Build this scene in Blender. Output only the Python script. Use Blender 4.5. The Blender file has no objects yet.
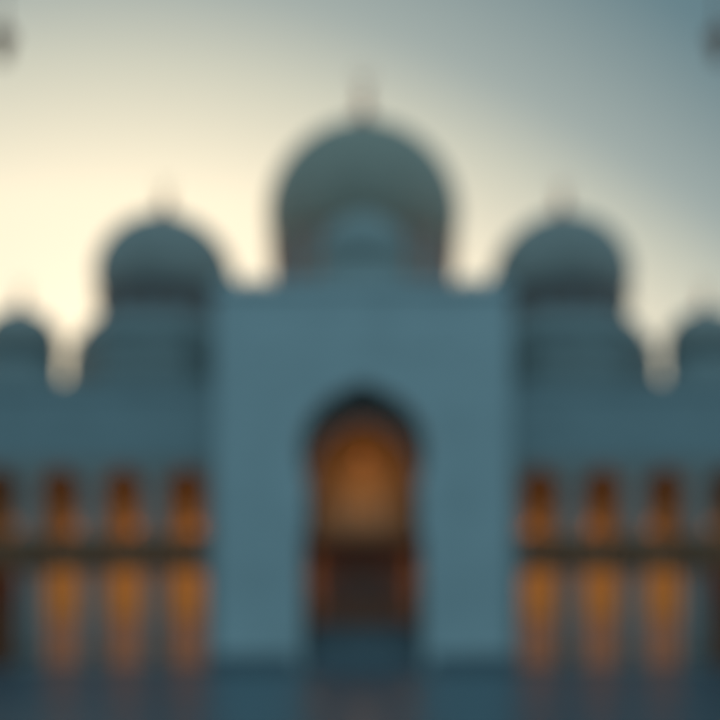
import bpy, bmesh, math, random
from math import sin, cos, pi, radians
random.seed(4)
S = bpy.context.scene
C = S.collection

# ------------------------------------------------------------------ camera
FPX = 1000.0          # focal length in photo pixels (50 mm on 36 mm, 720 px)
CX, HY, EYE = 363.0, 640.0, 1.65
cam = bpy.data.cameras.new('camera')
cam_o = bpy.data.objects.new('camera', cam)
C.objects.link(cam_o)
cam_o.location = (0, 0, EYE)
cam_o.rotation_euler = (pi / 2, 0, 0)
cam.sensor_width = 36
cam.lens = 50
cam.shift_y = (HY - 360) / 720
cam.shift_x = -(CX - 360) / 720
cam.clip_start = 0.05
cam.clip_end = 6000
cam.dof.use_dof = True          # the photograph is far out of focus
cam.dof.focus_distance = 1.0
cam.dof.aperture_fstop = 1.3
S.camera = cam_o

# ------------------------------------------------------------------ sky
SUN_AZ, SUN_EL = radians(-11), radians(9)
SKY_B = 1.35
SKY_R = [(0.15, (0.44, 0.41, 0.29)), (0.30, (0.65, 0.59, 0.47)), (0.40, (0.78, 0.70, 0.52)), (0.49, (0.49, 0.50, 0.40)), (0.545, (0.27, 0.33, 0.31)), (0.66, (0.08, 0.165, 0.19)), (0.95, (0.09, 0.18, 0.22)), (1.4, (0.18, 0.37, 0.46))]
w = bpy.data.worlds.new('World')
S.world = w
w.use_nodes = True
N, L = w.node_tree.nodes, w.node_tree.links
bg = N['Background']
sky = N.new('ShaderNodeTexSky')
sky.sky_type = 'NISHITA'
sky.sun_disc = False
sky.sun_elevation = SUN_EL
sky.sun_rotation = SUN_AZ
sky.dust_density = 3.0
tint = N.new('ShaderNodeMix'); tint.data_type = 'RGBA'; tint.blend_type = 'MULTIPLY'
tint.inputs[0].default_value = 1.0
tint.inputs[7].default_value = (0.30, 0.32, 0.345, 1)
L.new(sky.outputs[0], tint.inputs[6])
L.new(tint.outputs[2], bg.inputs[0])
bg.inputs[1].default_value = 0.06
# dusty dusk air: cream low round the glow, grey-blue higher up and away from it
geo = N.new('ShaderNodeTexCoord')
sep = N.new('ShaderNodeSeparateXYZ'); L.new(geo.outputs['Generated'], sep.inputs[0])
flat = N.new('ShaderNodeVectorMath'); flat.operation = 'MULTIPLY'; flat.inputs[1].default_value = (1, 1, 0)
L.new(geo.outputs['Generated'], flat.inputs[0])
ln = N.new('ShaderNodeVectorMath'); ln.operation = 'LENGTH'; L.new(flat.outputs[0], ln.inputs[0])
dt = N.new('ShaderNodeVectorMath'); dt.operation = 'DOT_PRODUCT'
dt.inputs[1].default_value = (sin(SUN_AZ), cos(SUN_AZ), 0)
L.new(flat.outputs[0], dt.inputs[0])
def M(op, a, b):
    n = N.new('ShaderNodeMath'); n.operation = op
    for i, v in enumerate((a, b)):
        if isinstance(v, (int, float)): n.inputs[i].default_value = v
        else: L.new(v, n.inputs[i])
    return n.outputs[0]
away = M('SUBTRACT', ln.outputs['Value'], dt.outputs['Value'])
tt = M('MULTIPLY', M('ADD', M('ABSOLUTE', sep.outputs[2], 0), M('MULTIPLY', away, SKY_B)), 1/1.6)
ramp = N.new('ShaderNodeValToRGB')
SR = SKY_R
els = ramp.color_ramp.elements
for i, (p, c) in enumerate(SR):
    e = els[i] if i < 2 else els.new(p/1.6)
    e.position = p/1.6; e.color = c + (1,)
L.new(tt, ramp.inputs[0])
bg2 = N.new('ShaderNodeBackground')
L.new(ramp.outputs[0], bg2.inputs[0])
bg2.inputs[1].default_value = 1.0
add = N.new('ShaderNodeAddShader')
L.new(bg.outputs[0], add.inputs[0]); L.new(bg2.outputs[0], add.inputs[1])
L.new(add.outputs[0], N['World Output'].inputs[0])

sun = bpy.data.lights.new('sun', 'SUN')
sun.energy = 2.0
sun.angle = radians(2.5)
sun.color = (1.0, 0.86, 0.66)
sun_o = bpy.data.objects.new('sun', sun)
C.objects.link(sun_o)
sun_o.location = (-20, 60, 60)
sun_o.rotation_euler = (pi / 2 - SUN_EL, 0, pi - SUN_AZ)   # local -Z points away from the sun

S.view_settings.view_transform = 'Standard'
S.view_settings.look = 'None'
S.view_settings.exposure = 0.0
S.view_settings.gamma = 1.0
S.view_settings.use_curve_mapping = False
S.cycles.use_denoising = True

# ------------------------------------------------------------------ materials
def mat(name, col, rough=0.6, metal=0.0, var=0.12, scale=0.6, joints=None, emit=None, bump=0.0, spec=0.5):
    m = bpy.data.materials.new(name)
    m.use_nodes = True
    n, l = m.node_tree.nodes, m.node_tree.links
    b = n['Principled BSDF']
    b.inputs['Roughness'].default_value = rough
    b.inputs['Metallic'].default_value = metal
    b.inputs['Specular IOR Level'].default_value = spec
    tc = n.new('ShaderNodeTexCoord')
    nz = n.new('ShaderNodeTexNoise')
    nz.inputs['Scale'].default_value = scale
    nz.inputs['Detail'].default_value = 6
    l.new(tc.outputs['Object'], nz.inputs['Vector'])
    r = n.new('ShaderNodeValToRGB')
    r.color_ramp.elements[0].position = 0.3
    r.color_ramp.elements[1].position = 0.7
    r.color_ramp.elements[0].color = tuple(c * (1 - var) for c in col) + (1,)
    r.color_ramp.elements[1].color = tuple(min(1, c * (1 + var)) for c in col) + (1,)
    l.new(nz.outputs[0], r.inputs[0])
    out = r.outputs[0]
    if joints:                     # thin joints between stone slabs (w, h metres)
        jw, jh, dark, flat = joints
        sp = n.new('ShaderNodeSeparateXYZ'); l.new(tc.outputs['Object'], sp.inputs[0])
        cb = n.new('ShaderNodeCombineXYZ')
        if flat:
            l.new(sp.outputs[0], cb.inputs[0]); l.new(sp.outputs[1], cb.inputs[1])
        else:
            ad = n.new('ShaderNodeMath'); ad.operation = 'ADD'
            l.new(sp.outputs[0], ad.inputs[0]); l.new(sp.outputs[1], ad.inputs[1])
            l.new(ad.outputs[0], cb.inputs[0]); l.new(sp.outputs[2], cb.inputs[1])
        br = n.new('ShaderNodeTexBrick')
        br.inputs['Scale'].default_value = 1.0
        br.inputs['Brick Width'].default_value = jw
        br.inputs['Row Height'].default_value = jh
        br.inputs['Mortar Size'].default_value = 0.012
        br.inputs['Color1'].default_value = (1, 1, 1, 1)
        br.inputs['Color2'].default_value = (0.93, 0.93, 0.93, 1)
        br.inputs['Mortar'].default_value = (dark, dark, dark, 1)
        l.new(cb.outputs[0], br.inputs['Vector'])
        mx = n.new('ShaderNodeMix'); mx.data_type = 'RGBA'; mx.blend_type = 'MULTIPLY'
        mx.inputs[0].default_value = 1.0
        l.new(out, mx.inputs[6]); l.new(br.outputs[0], mx.inputs[7])
        out = mx.outputs[2]
    l.new(out, b.inputs['Base Color'])
    if bump:
        bn = n.new('ShaderNodeBump'); bn.inputs['Strength'].default_value = bump
        bn.inputs['Distance'].default_value = 0.02
        n2 = n.new('ShaderNodeTexNoise'); n2.inputs['Scale'].default_value = 3.0
        l.new(tc.outputs['Object'], n2.inputs['Vector'])
        l.new(n2.outputs[0], bn.inputs['Height']); l.new(bn.outputs[0], b.inputs['Normal'])
    if emit:
        b.inputs['Emission Color'].default_value = tuple(emit[:3]) + (1,)
        b.inputs['Emission Strength'].default_value = emit[3]
    return m

MARBLE = mat('white_marble', (0.62, 0.64, 0.63), 0.45, var=0.06, scale=0.35, joints=(1.6, 0.8, 0.75, False))
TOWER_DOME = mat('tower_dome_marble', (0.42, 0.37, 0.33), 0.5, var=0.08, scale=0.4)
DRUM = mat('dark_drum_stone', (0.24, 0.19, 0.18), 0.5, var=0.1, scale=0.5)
SMALL = mat('small_dome_marble', (0.46, 0.45, 0.42), 0.5, var=0.06, scale=0.4)
WING = mat('weathered_marble', (0.39, 0.42, 0.42), 0.5, var=0.08, scale=0.4, joints=(1.4, 0.7, 0.75, False))
SPANDREL = mat('inlaid_spandrel_stone', (0.40, 0.33, 0.29), 0.5, var=0.25, scale=1.2)
MARBLE2 = mat('grey_marble', (0.34, 0.345, 0.33), 0.5, var=0.10, scale=0.5, joints=(1.2, 0.6, 0.75, False))
DOME = mat('dome_marble', (0.47, 0.39, 0.31), 0.5, var=0.08, scale=0.4)
COLUMN = mat('column_marble', (0.36, 0.36, 0.34), 0.4, var=0.10, scale=1.5)
SHADED_GILT = mat('shaded_gilding', (0.40, 0.17, 0.08), 0.5, metal=0.2, var=0.25, scale=2.0)  # gold of capitals and imposts, with their shade put into the colour
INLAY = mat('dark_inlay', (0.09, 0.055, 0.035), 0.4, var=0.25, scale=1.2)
GOLD = mat('gilding', (0.85, 0.33, 0.22), 0.45, metal=0.25, var=0.15, scale=2.0)
BRONZE = mat('bronze', (0.28, 0.11, 0.05), 0.45, metal=0.5, var=0.2, scale=2.0)
SAND = mat('warm_interior_stone', (0.52, 0.32, 0.13), 0.6, var=0.18, scale=0.9, joints=(0.9, 0.45, 0.7, False))
SANDD = mat('coffered_ceiling', (0.40, 0.22, 0.11), 0.6, var=0.2, scale=1.0)
LATTICE = mat('pale_lattice_stone', (0.55, 0.38, 0.20), 0.5, var=0.15, scale=1.5)
WOOD = mat('carved_wood', (0.38, 0.14, 0.06), 0.5, var=0.25, scale=2.5)
GRANITE = mat('grey_granite', (0.17, 0.20, 0.22), 0.5, var=0.18, scale=2.0)
FLOOR = mat('polished_dark_paving', (0.045, 0.12, 0.16), 0.32, var=0.16, scale=0.5, joints=(1.2, 1.2, 0.7, True), bump=0.08)
SAND_GROUND = mat('bare_ground', (0.12, 0.12, 0.11), 0.9, var=0.2, scale=0.05)
COPPER = mat('weathered_copper', (0.48, 0.17, 0.10), 0.6, var=0.15, scale=2.0)
PANE = mat('dark_glass', (0.22, 0.12, 0.09), 0.5, var=0.2, scale=1.0)
GLOW_PANE = mat('added_amber_glow', (0.45, 0.22, 0.09), 0.5, var=0.3, scale=1.3, emit=(1.0, 0.38, 0.06, 0.20))  # emission added to the door panes to make the bays amber
GLOW_LOW = mat('added_pale_glow', (0.45, 0.25, 0.15), 0.5, var=0.2, scale=1.3, emit=(1.0, 0.42, 0.22, 0.12))  # weaker emission added to brighten the foot of the bays
GLOW = mat('lamp_glass', (0.8, 0.5, 0.2), 0.4, var=0.05, emit=(1.0, 0.36, 0.06, 0.35))

# ------------------------------------------------------------------ mesh helpers
class MB:
    def __init__(s): s.b = bmesh.new()
    def box(s, x0, x1, y0, y1, z0, z1):
        v = [s.b.verts.new(p) for p in ((x0,y0,z0),(x1,y0,z0),(x1,y1,z0),(x0,y1,z0),(x0,y0,z1),(x1,y0,z1),(x1,y1,z1),(x0,y1,z1))]
        for f in ((0,3,2,1),(4,5,6,7),(0,1,5,4),(1,2,6,5),(2,3,7,6),(3,0,4,7)):
            s.b.faces.new([v[i] for i in f])
        return s
    def prism(s, pts, y0, y1):          # outline in x,z swept along y
        a = [s.b.verts.new((x, y0, z)) for x, z in pts]
        b = [s.b.verts.new((x, y1, z)) for x, z in pts]
        s.b.faces.new(a); s.b.faces.new(b[::-1])
        n = len(pts)
        for i in range(n):
            s.b.faces.new((a[i], b[i], b[(i+1) % n], a[(i+1) % n]))
        return s
    def lathe(s, prof, cx=0, cy=0, seg=48, rot=0.0, smooth=True):   # prof: (r, z) from below to above
        rings = []
        for r, z in prof:
            if r < 1e-4: rings.append([s.b.verts.new((cx, cy, z))])
            else: rings.append([s.b.verts.new((cx + r*cos(rot+2*pi*i/seg), cy + r*sin(rot+2*pi*i/seg), z)) for i in range(seg)])
        for a, b in zip(rings, rings[1:]):
            for i in range(seg):
                j = (i+1) % seg
                if len(a) == 1 and len(b) == 1: continue
                if len(a) == 1: f = s.b.faces.new((a[0], b[j], b[i]))
                elif len(b) == 1: f = s.b.faces.new((a[i], a[j], b[0]))
                else: f = s.b.faces.new((a[i], a[j], b[j], b[i]))
                f.smooth = smooth
        if len(rings[0]) > 1: s.b.faces.new(rings[0][::-1])
        if len(rings[-1]) > 1: s.b.faces.new(rings[-1])
        return s
    def tube(s, path, r, seg=8):
        from mathutils import Vector
        P = [Vector(p) for p in path]; rings = []
        for i, p in enumerate(P):
            d = (P[min(i+1, len(P)-1)] - P[max(i-1, 0)]).normalized()
            u = d.cross(Vector((0.3, 1, 0.1))).normalized(); v = d.cross(u)
            rings.append([s.b.verts.new(p + u*r*cos(2*pi*k/seg) + v*r*sin(2*pi*k/seg)) for k in range(seg)])
        for a, b in zip(rings, rings[1:]):
            for i in range(seg):
                f = s.b.faces.new((a[i], a[(i+1)%seg], b[(i+1)%seg], b[i])); f.smooth = True
        s.b.faces.new(rings[0]); s.b.faces.new(rings[-1])
        return s
    def build(s, name, m, parent=None, bevel=0.0, **props):
        bmesh.ops.recalc_face_normals(s.b, faces=s.b.faces)
        me = bpy.data.meshes.new(name); s.b.to_mesh(me); s.b.free()
        me.materials.append(m)
        o = bpy.data.objects.new(name, me); C.objects.link(o)
        if parent:
            o.parent = parent
            # geometry is written in world metres; shift it so that it keeps its place
            off = parent_world(parent)
            for v in me.vertices: v.co -= off
        if bevel:
            bv = o.modifiers.new('bevel', 'BEVEL'); bv.width = bevel; bv.segments = 2; bv.limit_method = 'ANGLE'
        for k, v in props.items(): o[k] = v
        return o

from mathutils import Vector
def parent_world(p):
    v = Vector((0, 0, 0))
    while p: v += p.location; p = p.parent
    return v

def thing(name, label, cat, loc, group=None):
    o = bpy.data.objects.new(name, None); C.objects.link(o)
    o.location = loc; o.empty_display_size = 0.5
    o['label'] = label; o['category'] = cat
    if group: o['group'] = group
    return o

def copy_tree(o, parent=None):
    c = o.copy(); C.objects.link(c)
    if parent: c.parent = parent
    for ch in list(o.children): copy_tree(ch, c)
    return c

def X(dx, D): return dx * D / FPX                # metres from photo pixels off the axis, at distance D
def Z(py, D): return EYE + (HY - py) * D / FPX   # height of a photo row at distance D

def dome_profile(r, z0, zw, zt, neck=0.88):      # onion: neck at z0, widest at zw, tip at zt
    p = []
    for i in range(9):
        t = i / 8
        p.append((r * (neck + (1-neck) * sin(t*pi/2)), z0 + (zw-z0)*t))
    h = zt - zw
    for i in range(1, 23):
        a = i / 22 * pi / 2
        rr = r * cos(a) ** 1.06; zz = zw + h * 0.95 * sin(a)
        if i > 17:
            k = (i-17) / 5
            zz += h * 0.05 * k * k
        p.append((max(rr, 0.0), zz))
    return p

def crenels(x0, x1, z, step):
    n = int((x1-x0)/step); st = (x1-x0)/n; p = []
    for i in range(n):
        x = x0 + i*st
        p += [(x+.001, z+.1), (x+.12*st, z+.1), (x+.12*st, z+.27), (x+.5*st, z+.5), (x+.88*st, z+.27), (x+.88*st, z+.1)]
    return [(x0, z)] + p + [(x1, z+.1), (x1, z)]

def finial(mb, cx, cy, z0, h, w):                # stacked balls, spike and crescent
    prof = [(w*0.55, z0-0.1*h), (w*0.5, z0+0.02*h), (w*0.2, z0+0.07*h)]
    for zc, rr in ((0.2, 0.5), (0.42, 0.38), (0.6, 0.27)):
        for k in range(7):
            a = -pi/2*0.8 + k/6*pi*0.8
            prof.append((max(w*rr*cos(a), w*0.12), z0 + h*(zc + 0.085*sin(a)*rr/0.4)))
    prof += [(w*0.1, z0+0.74*h), (w*0.06, z0+0.8*h)]
    mb.lathe(prof, cx, cy, seg=16)
    c = []                                        # crescent open at the top
    ro, ri = w*0.42, w*0.33
    for k in range(17):
        a = radians(-250 + k/16*320); c.append((cx+ro*cos(a), z0+0.9*h+ro*sin(a)))
    for k in range(16, -1, -1):
        a = radians(-250 + k/16*320); c.append((cx+ri*cos(a), z0+0.9*h+w*0.07+ri*sin(a)))
    mb.prism(c, cy-w*0.06, cy+w*0.06)
    return mb

# ------------------------------------------------------------------ ground
MB().box(-1500, 1500, -300, 3000, -0.6, -0.02).build('ground', SAND_GROUND, kind='structure')
MB().box(-70, 70, -25, 110, -0.5, 0.0).build('courtyard', FLOOR, kind='structure')

# ------------------------------------------------------------------ gate building
DG, DW = 55.0, 57.0
gate = thing('gate_building', 'square marble gate block with an amber lit horseshoe arch and small dome on top', 'gatehouse', (0, DG, 0))
HW = X(148, DG); ZT = Z(292, DG)
xo, xw = X(57, DG), X(61, DG)
Ro, zco = X(63.5, DG), Z(451, DG)
z533 = Z(533, DG)
def horseshoe(R, zc, xs, n=26, tip=0.35):
    a0 = -math.acos(xs / R)
    pts = []
    for k in range(n+1):
        a = pi - a0 + (2*a0 - pi) * k / n
        x, z = R*cos(a), zc + R*sin(a)
        if abs(a - pi/2) < 0.5: z += tip * (1 - abs(a-pi/2)/0.5) ** 1.5
        pts.append((x, z))
    return pts
arch = horseshoe(Ro, zco, xo)
outer = [(-HW, 0), (-xw, 0), (-xw, z533), (-xo, z533)] + arch + [(xo, z533), (xw, z533), (xw, 0), (HW, 0), (HW, ZT), (-HW, ZT)]
MB().prism(outer, DG, DG+1.6).build('wall', MARBLE, gate)
# body behind the face: two flanks, top, back
mb = MB()
mb.box(-HW+.01, -X(68, DG), DG+2.6, DG+6.8, 0, ZT-.02); mb.box(X(68, DG), HW-.01, DG+2.6, DG+6.8, 0, ZT-.02)
mb.box(-X(68, DG), X(68, DG), DG+2.6, DG+6.8, Z(382, DG), ZT-.02)
mb.build('body', MARBLE, gate)
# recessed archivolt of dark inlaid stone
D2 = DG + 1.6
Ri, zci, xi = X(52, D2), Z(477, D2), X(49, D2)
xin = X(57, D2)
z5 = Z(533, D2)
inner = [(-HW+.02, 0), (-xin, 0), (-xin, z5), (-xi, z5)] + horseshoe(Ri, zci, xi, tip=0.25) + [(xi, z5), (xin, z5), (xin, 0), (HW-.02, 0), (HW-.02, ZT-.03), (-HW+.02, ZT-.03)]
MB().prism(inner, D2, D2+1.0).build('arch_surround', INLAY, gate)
# thin gilded moulding round the inner arch
rim_o = horseshoe(Ri+.16, zci, xi+.14, tip=0.25); rim_i = horseshoe(Ri-.02, zci, xi-.02, tip=0.25)
MB().prism(rim_o + rim_i[::-1], D2-.12, D2-.003).build('arch_moulding', GOLD, gate)
# rectangular frame of the facade
fx, fz = X(96, DG), Z(352, DG)
for q, (t, m_) in enumerate(((0.2, MARBLE),)):
    mb = MB()
    mb.box(-fx-t, -fx, DG-.06, DG-.003, 2.0, fz); mb.box(fx, fx+t, DG-.06, DG-.003, 2.0, fz)
    mb.box(-fx-t, fx+t, DG-.06, DG-.003, fz+.002, fz+t)
    mb.build('facade_frame', m_, gate)
mb = MB(); mb.box(-HW-.18, HW+.18, DG-.2, DG+6.9, ZT+.003, ZT+.35); mb.build('cornice', MARBLE, gate, bevel=.04)
mb = MB()
mb.prism(crenels(-HW, HW, ZT+.353, .72), DG-.12, DG+.15)
mb.build('parapet', MARBLE, gate)
# plinth at the foot of each pier
PW = X(68, DG)
for s in (-1, 1):
    a, b = sorted((s*PW, s*(HW+.35)))
    MB().box(a, b, DG-.55, DG-.003, 0, Z(654, DG)).build('plinth', GRANITE, gate, bevel=.05)
# niche: ceiling vault, side walls, back wall with the tympanum, balcony ledge
NB = DG + 6.2
zfl = Z(626, NB)
MB().box(-X(68, DG)+.003, X(68, DG)-.003, NB, NB+.5, 0, Z(383, DG)).build('niche_wall', SAND, gate)
mb = MB()
nw = X(67.5, DG)
mb.box(-nw, -nw+.25, D2+1.003, NB-.003, 0, Z(385, DG)); mb.box(nw-.25, nw, D2+1.003, NB-.003, 0, Z(385, DG))
mb.build('niche_side', SAND, gate)
# vault ribs and a lit tympanum arch on the back wall
tR, tz = X(40, NB), Z(505, NB)
ring = [((tR+.35)*cos(pi-pi*k/24), tz+(tR+.35)*sin(pi-pi*k/24)) for k in range(25)]
ringi = [(tR*cos(pi-pi*k/24), tz+tR*sin(pi-pi*k/24)) for k in range(25)]
MB().prism(ring + ringi[::-1], NB-.25, NB-.003).build('tympanum_ring', SAND, gate)
mb = MB()
for k in range(5):
    xx = -1.7 + k*.85
    mb.prism([(xx-.3, Z(530, NB)), (xx+.3, Z(530, NB)), (xx+.3, Z(505, NB)), (xx, Z(493, NB)), (xx-.3, Z(505, NB))], NB-.12, NB-.004)
mb.build('lattice_window', LATTICE, gate)
MB().box(-nw+.253, nw-.253, D2+.9, NB-.003, Z(541, D2), Z(534, D2)).build('balcony', WOOD, gate, bevel=.03)
# door
dz0, dz1 = zfl, Z(541, D2)-.01
dw = X(34, NB)
door = MB().prism([(-dw-.35, dz0), (-dw, dz0), (-dw, dz1-.4), (dw, dz1-.4), (dw, dz0), (dw+.35, dz0), (dw+.35, dz1), (-dw-.35, dz1)], NB-.3, NB-.003).build('door', WOOD, gate)
for s in (-1, 1):
    a, b = sorted((s*.015, s*(dw-.01)))
    lf = MB().box(a, b, NB-.16, NB-.06, dz0, dz1-.41).build('door_leaf', WOOD, door)
    mb = MB()
for s in (-1, 1):
    a, b = sorted((s*.25, s*(dw-.35)))
    MB().box(a, b, NB-.19, NB-.163, dz0+1.2, dz1-1.2).build('pane', PANE, door)
    MB().tube([(s*.12, NB-.165, dz0+1.05), (s*.12, NB-.25, dz0+1.1), (s*.12, NB-.25, dz0+1.5), (s*.12, NB-.165, dz0+1.55)], .02).build('handle', GOLD, door)
# gilded jamb columns either side of the door
for s in (-1, 1):
    MB().lathe([(.30, zfl), (.30, zfl+.3), (.2, zfl+.4), (.18, dz1-.8), (.34, dz1-.25), (.34, dz1)], s*(dw+.72), NB-.55, 20).build('column', GOLD, gate)
# steps up to the door
n = 14
mb = MB()
y0, y1 = DG+.1, NB-1.2
prof = [(y1+1.19, 0), (y0, 0)]
for k in range(n):
    yy = y0 + (y1-y0)*k/n; zz = zfl*(k+1)/n
    prof += [(yy, zz), (y0 + (y1-y0)*(k+1)/n, zz)]
prof += [(y1+1.19, zfl)]
sx = xin-.004
a = [mb.b.verts.new((-sx, y, z)) for y, z in prof]; b = [mb.b.verts.new((sx, y, z)) for y, z in prof]
mb.b.faces.new(a); mb.b.faces.new(b[::-1])
for i in range(len(prof)):
    j = (i+1) % len(prof); mb.b.faces.new((a[i], a[j], b[j], b[i]))
mb.build('steps', GRANITE, gate)
# small dome on the gate roof
DS = DG + 3.2
r = X(42, DS)
MB().lathe([(r*1.08, ZT+.35), (r*1.08, ZT+.6), (r*.97, ZT+.7), (r*.97, Z(268, DS)), (r*1.05, Z(266, DS)), (r*1.05, Z(262, DS))], 0, DS, 48).build('drum', SMALL, gate)
sd = MB().lathe(dome_profile(r, Z(262, DS), Z(252, DS), Z(215, DS), .93), 0, DS).build('dome', SMALL, gate)

# ------------------------------------------------------------------ prayer hall with the great dome
DH = 76.0
hall = thing('prayer_hall', 'great marble onion dome with tall gold finial on the hall behind the gate', 'domed hall', (0, DH, 0))
zr = Z(300, DH-8)
MB().box(-8.0, 8.0, DH-8, DH+10, 0, min(zr, 24.0)).build('wall', MARBLE2, hall)
rb = X(88, DH)
zd0, zd1 = min(zr, 24.0)+.003, Z(247, DH)
drum = MB().lathe([(rb*1.06, zd0), (rb*1.06, zd0+1.2), (rb, zd0+1.5), (rb, zd1-.6), (rb*1.07, zd1-.3), (rb*1.07, zd1)], 0, DH, 64).build('drum', DOME, hall)
nwin = 24
for k in range(nwin):
    a = 2*pi*(k+.5)/nwin
    mb = MB(); hw = .48; zb, zt = zd0+1.9, zd1-1.5
    pts = [(-hw, zb), (hw, zb)] + [(hw*cos(pi*i/8), zt+hw*sin(pi*i/8)) for i in range(9)]
    mb.prism(pts, -rb-.03, -rb+.3)
    bmesh.ops.rotate(mb.b, verts=mb.b.verts, cent=(0,0,0), matrix=__import__('mathutils').Matrix.Rotation(a, 3, 'Z'))
    bmesh.ops.translate(mb.b, verts=mb.b.verts, vec=(0, DH, 0))
    mb.build('window', MARBLE2, drum)
    a2 = 2*pi*k/nwin
    MB().lathe([(.26, zd0+1.55), (.16, zd0+1.8), (.15, zd1-1.3), (.3, zd1-.75)], (rb+.16)*cos(a2), DH+(rb+.16)*sin(a2), 10).build('column', GOLD, drum)
dm = MB().lathe([(rb*1.03, zd1+.003), (rb*1.03, zd1+.25)] + dome_profile(X(96, DH), zd1+.3, Z(220, DH), Z(125, DH), .96)[0:], 0, DH, 72).build('dome', DOME, hall)
finial(MB(), 0, DH, Z(128, DH), Z(72, DH)-Z(128, DH), X(18, DH)).build('finial', GOLD, dm)

# ------------------------------------------------------------------ domed towers
DT = 66.5
def tower(s, label):
    cx = s * X(198, DT)
    t = thing('domed_tower', label, 'domed tower', (cx, DT, 0), 'domed towers beside the gate')
    R8 = X(84, DT) / cos(pi/8) * .985
    zb = Z(334, DT)
    MB().lathe([(R8*1.05, Z(393, DW)-.045), (R8*1.05, Z(366, DT)), (R8, Z(362, DT)), (R8, zb-1.6), (R8*1.03, zb-1.5), (R8*1.03, zb-1.2), (R8*.97, zb-1.1), (R8*.86, zb)], cx, DT, 8, rot=pi/8, smooth=False).build('wall', MARBLE2, t)
    rd = X(63, DT)
    zd = Z(302, DT)
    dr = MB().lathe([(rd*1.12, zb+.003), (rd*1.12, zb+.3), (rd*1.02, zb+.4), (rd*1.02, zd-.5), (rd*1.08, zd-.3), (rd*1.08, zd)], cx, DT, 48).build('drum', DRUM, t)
    for k in range(16):
        a = 2*pi*k/16
        mb = MB(); hw = .44; z0, z1 = zb+.7, zd-1.15
        mb.prism([(-hw, z0), (hw, z0)] + [(hw*cos(pi*i/8), z1+hw*sin(pi*i/8)) for i in range(9)], -rd*1.02-.03, -rd*1.02+.3)
        bmesh.ops.rotate(mb.b, verts=mb.b.verts, cent=(0,0,0), matrix=__import__('mathutils').Matrix.Rotation(a, 3, 'Z'))
        bmesh.ops.translate(mb.b, verts=mb.b.verts, vec=(cx, DT, 0))
        mb.build('window', PANE, dr)
    d = MB().lathe([(rd*.99, zd+.003), (rd*.99, zd+.15)] + dome_profile(X(69, DT), zd+.16, Z(280, DT), Z(214, DT), .94), cx, DT, 56).build('dome', TOWER_DOME, t)
    finial(MB(), cx, DT, Z(217, DT), Z(183, DT)-Z(217, DT), X(15, DT)).build('finial', GOLD, d)
tower(-1, 'big domed tower behind the arcade on the left side of the gate')
tower(1, 'big domed tower behind the arcade on the right side of the gate')

# ------------------------------------------------------------------ arcade wings
NBAY = 6
PITCH = X(63, DW)
def column_pair(parent, x, y, ztop):
    for q in (-.37, .37):
        c = MB().lathe([(.25, .5), (.235, 1.2), (.215, ztop-1.65)], x+q, y, 20).build('column', COLUMN, parent)
        MB().lathe([(.33, 0.12), (.33, .25), (.29, .3), (.31, .38), (.26, .495)], x+q, y, 20).build('base', COLUMN, c)
        # palm capital: flared ribbed bell
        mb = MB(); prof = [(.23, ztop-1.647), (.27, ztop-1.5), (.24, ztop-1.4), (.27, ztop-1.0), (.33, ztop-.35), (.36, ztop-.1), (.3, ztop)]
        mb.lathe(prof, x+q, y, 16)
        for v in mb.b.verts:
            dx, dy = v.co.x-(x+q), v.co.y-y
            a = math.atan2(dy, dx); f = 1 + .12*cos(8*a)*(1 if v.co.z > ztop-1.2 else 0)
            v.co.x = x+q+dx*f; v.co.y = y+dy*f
        mb.build('capital', SHADED_GILT, c)

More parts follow.
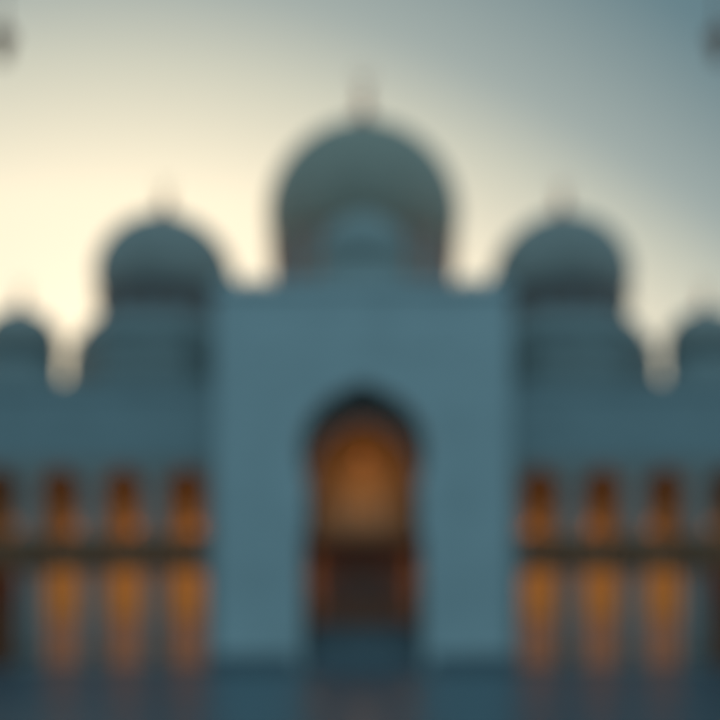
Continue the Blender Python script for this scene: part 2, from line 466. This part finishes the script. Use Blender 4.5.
def wing(s, label):
    w = thing('arcade_wing', label, 'arcade', (s*X(240, DW), DW, 0), 'arcades either side of the gate')
    x_in = s * (HW + .02)
    cxs = [s*X(177.5, DW) + s*PITCH*k for k in range(NBAY)]
    x_out = cxs[-1] + s*PITCH*.5
    zs, ow = Z(536, DW), X(20, DW)
    za = Z(466, DW)
    ztop = Z(393, DW)
    pts = [(x_in, zs)]
    Ra = ow*1.06
    zc = za - Ra - .12
    for cx in cxs:
        hs = horseshoe(Ra, zc, ow, n=16, tip=.12)
        if s < 0: hs = hs[::-1]
        pts += [(cx - s*ow, zs)] + [(cx + q, z) for q, z in hs] + [(cx + s*ow, zs)]
    pts += [(x_out, zs), (x_out, Z(459, DW)), (x_in, Z(459, DW))]
    MB().prism(pts, DW+.05, DW+1.3).build('spandrel_band', SPANDREL, w)
    q0, q1 = sorted((x_in, x_out))
    MB().box(q0, q1, DW, DW+1.35, Z(459, DW)+.003, ztop).build('wall', WING, w)
    # imposts, columns, tie beams
    px = [cxs[0] - s*PITCH/2] + [c + s*PITCH/2 for c in cxs]
    for i, x in enumerate(px):
        if i == 0: x = s*(HW + .45)
        hwp = .78 if i else .42
        MB().box(x-hwp, x+hwp, DW-.07, DW+1.37, zs-.28, zs-.003).build('impost', SHADED_GILT, w)
        if i:
            column_pair(w, x, DW+.3, zs-.285)
            column_pair(w, x, DW+1.0, zs-.285)
        else:
            MB().box(x-.4, x+.4, DW+.05, DW+1.25, .12, zs-.285).build('pilaster', COLUMN, w)
    for cx in cxs:
        MB().box(cx-PITCH/2+.79, cx+PITCH/2-.79, DW+.35, DW+.95, Z(569, DW), zs-.02).build('tie_beam', BRONZE, w)
    a, b = sorted((x_in, x_out))
    MB().box(a, b, DW-.15, DW+1.45, ztop+.003, ztop+.3).build('cornice', WING, w, bevel=.04)
    mb = MB(); mb.prism(crenels(a, b, ztop+.303, .68), DW-.08, DW+.15)
    mb.build('parapet', WING, w)
    MB().box(a+.02, b-.02, DW+1.303, DW+15, 13.2, ztop-.05).build('roof', MARBLE2, w)
    MB().box(a+.04, b-.04, DW+5.203, DW+14.9, 0.13, 13.197).build('body', MARBLE2, w)
    MB().box(a, b, DW-.3, DW+6.0, 0.0, .12).build('floor', GRANITE, w)
    yb = DW+4.6
    MB().box(a, b, yb, yb+.6, .123, 13.19).build('back_wall', SAND, w)
    MB().box(a+.03, b-.03, DW+1.303, yb-.003, 12.9, 13.19).build('ceiling', SANDD, w)
    for s2, xx in ((1, x_out),):
        q0, q1 = sorted((xx, xx - s*.5))
        MB().box(q0, q1, DW+1.303, yb-.003, .123, 12.89).build('end_wall', MARBLE2, w)
    # blind niche with a door in every bay, inner doors given an added amber glow
    for cx in cxs:
        cc = cx * (yb/DW)*.985
        if abs(cc) > abs(x_out)-1.9: continue
        hw = 1.12; z0, z1 = .125, Z(585, yb)
        fr = MB().prism([(cc-hw-.2, z0), (cc-hw, z0)] + [(cc+hw*cos(pi-pi*i/12), z1+hw*sin(pi-pi*i/12)) for i in range(13)] + [(cc+hw, z0), (cc+hw+.2, z0)]
                   + [(cc+(hw+.2)*cos(pi*i/12), z1+(hw+.2)*sin(pi*i/12)) for i in range(13)], yb-.15, yb-.003).build('door', SAND, w)
        h2 = hw-.005; zm = Z(618, yb)
        MB().prism([(cc-h2, zm)] + [(cc+h2*cos(pi-pi*i/12), z1+h2*sin(pi-pi*i/12)) for i in range(13)] + [(cc+h2, zm)], yb-.07, yb-.004).build('pane', GLOW_PANE if abs(cx) < 19.5 else WOOD, fr)
        MB().box(cc-h2, cc+h2, yb-.08, yb-.004, z0, zm-.06).build('door_leaf', GLOW_LOW if abs(cx) < 19.5 else WOOD, fr)
        mb = MB()
        for q in (-.37, .37): mb.box(cc+q*hw-.025, cc+q*hw+.025, yb-.11, yb-.082, z0, z1+hw*.85)
        for q in range(6): mb.box(cc-h2+.01, cc+h2-.01, yb-.109, yb-.083, z0+.5+q*.75, z0+.55+q*.75)
        mb.build('door_grille', BRONZE, fr)
    # small domes on the roof
    DD = DW + 3.5
    for dx in (341, 341+126):
        cx = s*X(dx, DD)
        if abs(cx) > abs(x_out)-1.5: continue
        rr = X(38, DD)
        zb = ztop-.04
        dr = MB().lathe([(rr*1.2, zb), (rr*1.2, zb+.7), (rr*1.05, zb+.8), (rr*1.0, zb+.4), (rr*1.0, Z(352, DD)-.2), (rr*1.06, Z(352, DD)-.1), (rr*1.06, Z(352, DD))], cx, DD, 32).build('drum', MARBLE2, w)
        d = MB().lathe(dome_profile(rr, Z(352, DD)+.003, Z(342, DD), Z(308, DD), .93), cx, DD, 40).build('dome', TOWER_DOME, w)
        finial(MB(), cx, DD, Z(314, DD), Z(284, DD)-Z(314, DD), X(13, DD)).build('finial', GOLD, d)
    return cxs, yb
cl, yb = wing(-1, 'arcade wing with gilded capitals and amber lit bays left of the gate')
cr, yb = wing(1, 'arcade wing with gilded capitals and amber lit bays right of the gate')

# ------------------------------------------------------------------ lanterns
def lantern(name, label, x, y, ztop, zc, k, watts, group, dark=BRONZE):
    t = thing(name, label, 'lantern', (x, y, zc), group)
    MB().lathe([(.02, zc+.62*k), (.1*k, zc+.58*k), (.3*k, zc+.36*k), (.34*k, zc+.3*k)], x, y, 8, smooth=False).build('cap', BRONZE, t)
    MB().lathe([(.18*k, zc-.3*k), (.3*k, zc+.297*k)], x, y, 8, smooth=False).build('glass', GLOW if watts else PANE, t)
    mb = MB()
    for i in range(8):
        a = 2*pi*i/8
        mb.tube([(x+.185*k*cos(a), y+.185*k*sin(a), zc-.3*k), (x+.31*k*cos(a), y+.31*k*sin(a), zc+.3*k)], .015*k, 5)
    mb.lathe([(.03*k, zc-.5*k), (.2*k, zc-.36*k), (.21*k, zc-.303*k)], x, y, 8, smooth=False)
    mb.build('frame', GOLD, t)
    if ztop: MB().tube([(x, y, zc+.6*k), (x, y, ztop)], .015).build('chain', BRONZE, t)
    if watts:
        l = bpy.data.lights.new('lantern_light', 'POINT'); l.energy = watts; l.color = (1.0, 0.47, 0.13)
        l.shadow_soft_size = .12
        lo = bpy.data.objects.new('lantern_light', l); C.objects.link(lo); lo.parent = t; lo.location = (0, 0, -1.1)
    return t
ordn = ['first', 'second', 'third', 'fourth', 'fifth', 'sixth']
for side, cs in (('left', cl), ('right', cr)):
    for i, cx in enumerate(cs[:4]):
        lantern('hanging_lantern', 'small amber lantern hanging in the %s arcade bay to the %s of the gate' % (ordn[i], side), cx, DW+2.9, 12.9, 8.5, .7, (52, 56, 46, 30)[i] * (1.0 if side == 'left' else 0.9), 'lanterns hanging in the arcade bays')
lantern('hanging_lantern', 'large amber lantern hanging inside the great arch above the balcony', 0, DG+3.6, Z(384, DG)-.003, Z(458, DG+4), .7, 95, None)
for s, nm in ((-1, 'left'), (1, 'right')):  # lanterns added for warm light on the door jambs
    lantern('added_lantern', 'small dim added lantern hanging under the balcony by the %s door jamb' % nm, s*(dw+.75), DG+4.2, Z(541, D2)-.003, Z(560, DG+4), .45, 9, 'added lanterns beside the gate door')

# ------------------------------------------------------------------ lamp posts at the picture's edges
DL = 15.0
for s, px, nm in ((-1, 2, 'left'), (1, 719, 'right')):
    x = X(px-CX, DL); zc = Z(45, DL)
    xp = x + s*1.1
    t = thing('lamp_post', 'tall bronze lamp post whose lantern pokes into the top %s edge' % nm, 'lamp post', (xp, DL, 0), 'lamp posts in front of the gate')
    MB().lathe([(.28, .003), (.28, .25), (.18, .35), (.16, .9), (.1, 1.0), (.06, zc+1.0), (.09, zc+1.05), (.0, zc+1.25)], xp, DL, 20).build('pole', COPPER, t)
    MB().tube([(xp - s*1.1*(1-cos(a)) , DL, zc+.7+.35*sin(a)) for a in [pi/2*i/10 for i in range(11)]] + [(x, DL, zc+.32)], .025).build('arm', COPPER, t)
    hd = MB().lathe([(.04, zc+.32), (.09, zc+.27), (.17, zc+.16), (.18, zc+.12)], x, DL, 12).build('lamp_cap', COPPER, t)
    MB().lathe([(.08, zc-.2), (.155, zc+.117)], x, DL, 12).build('lamp_glass', COPPER, hd)
    MB().lathe([(.0, zc-.27), (.06, zc-.25), (.1, zc-.203)], x, DL, 12).build('lamp_tip', COPPER, hd)
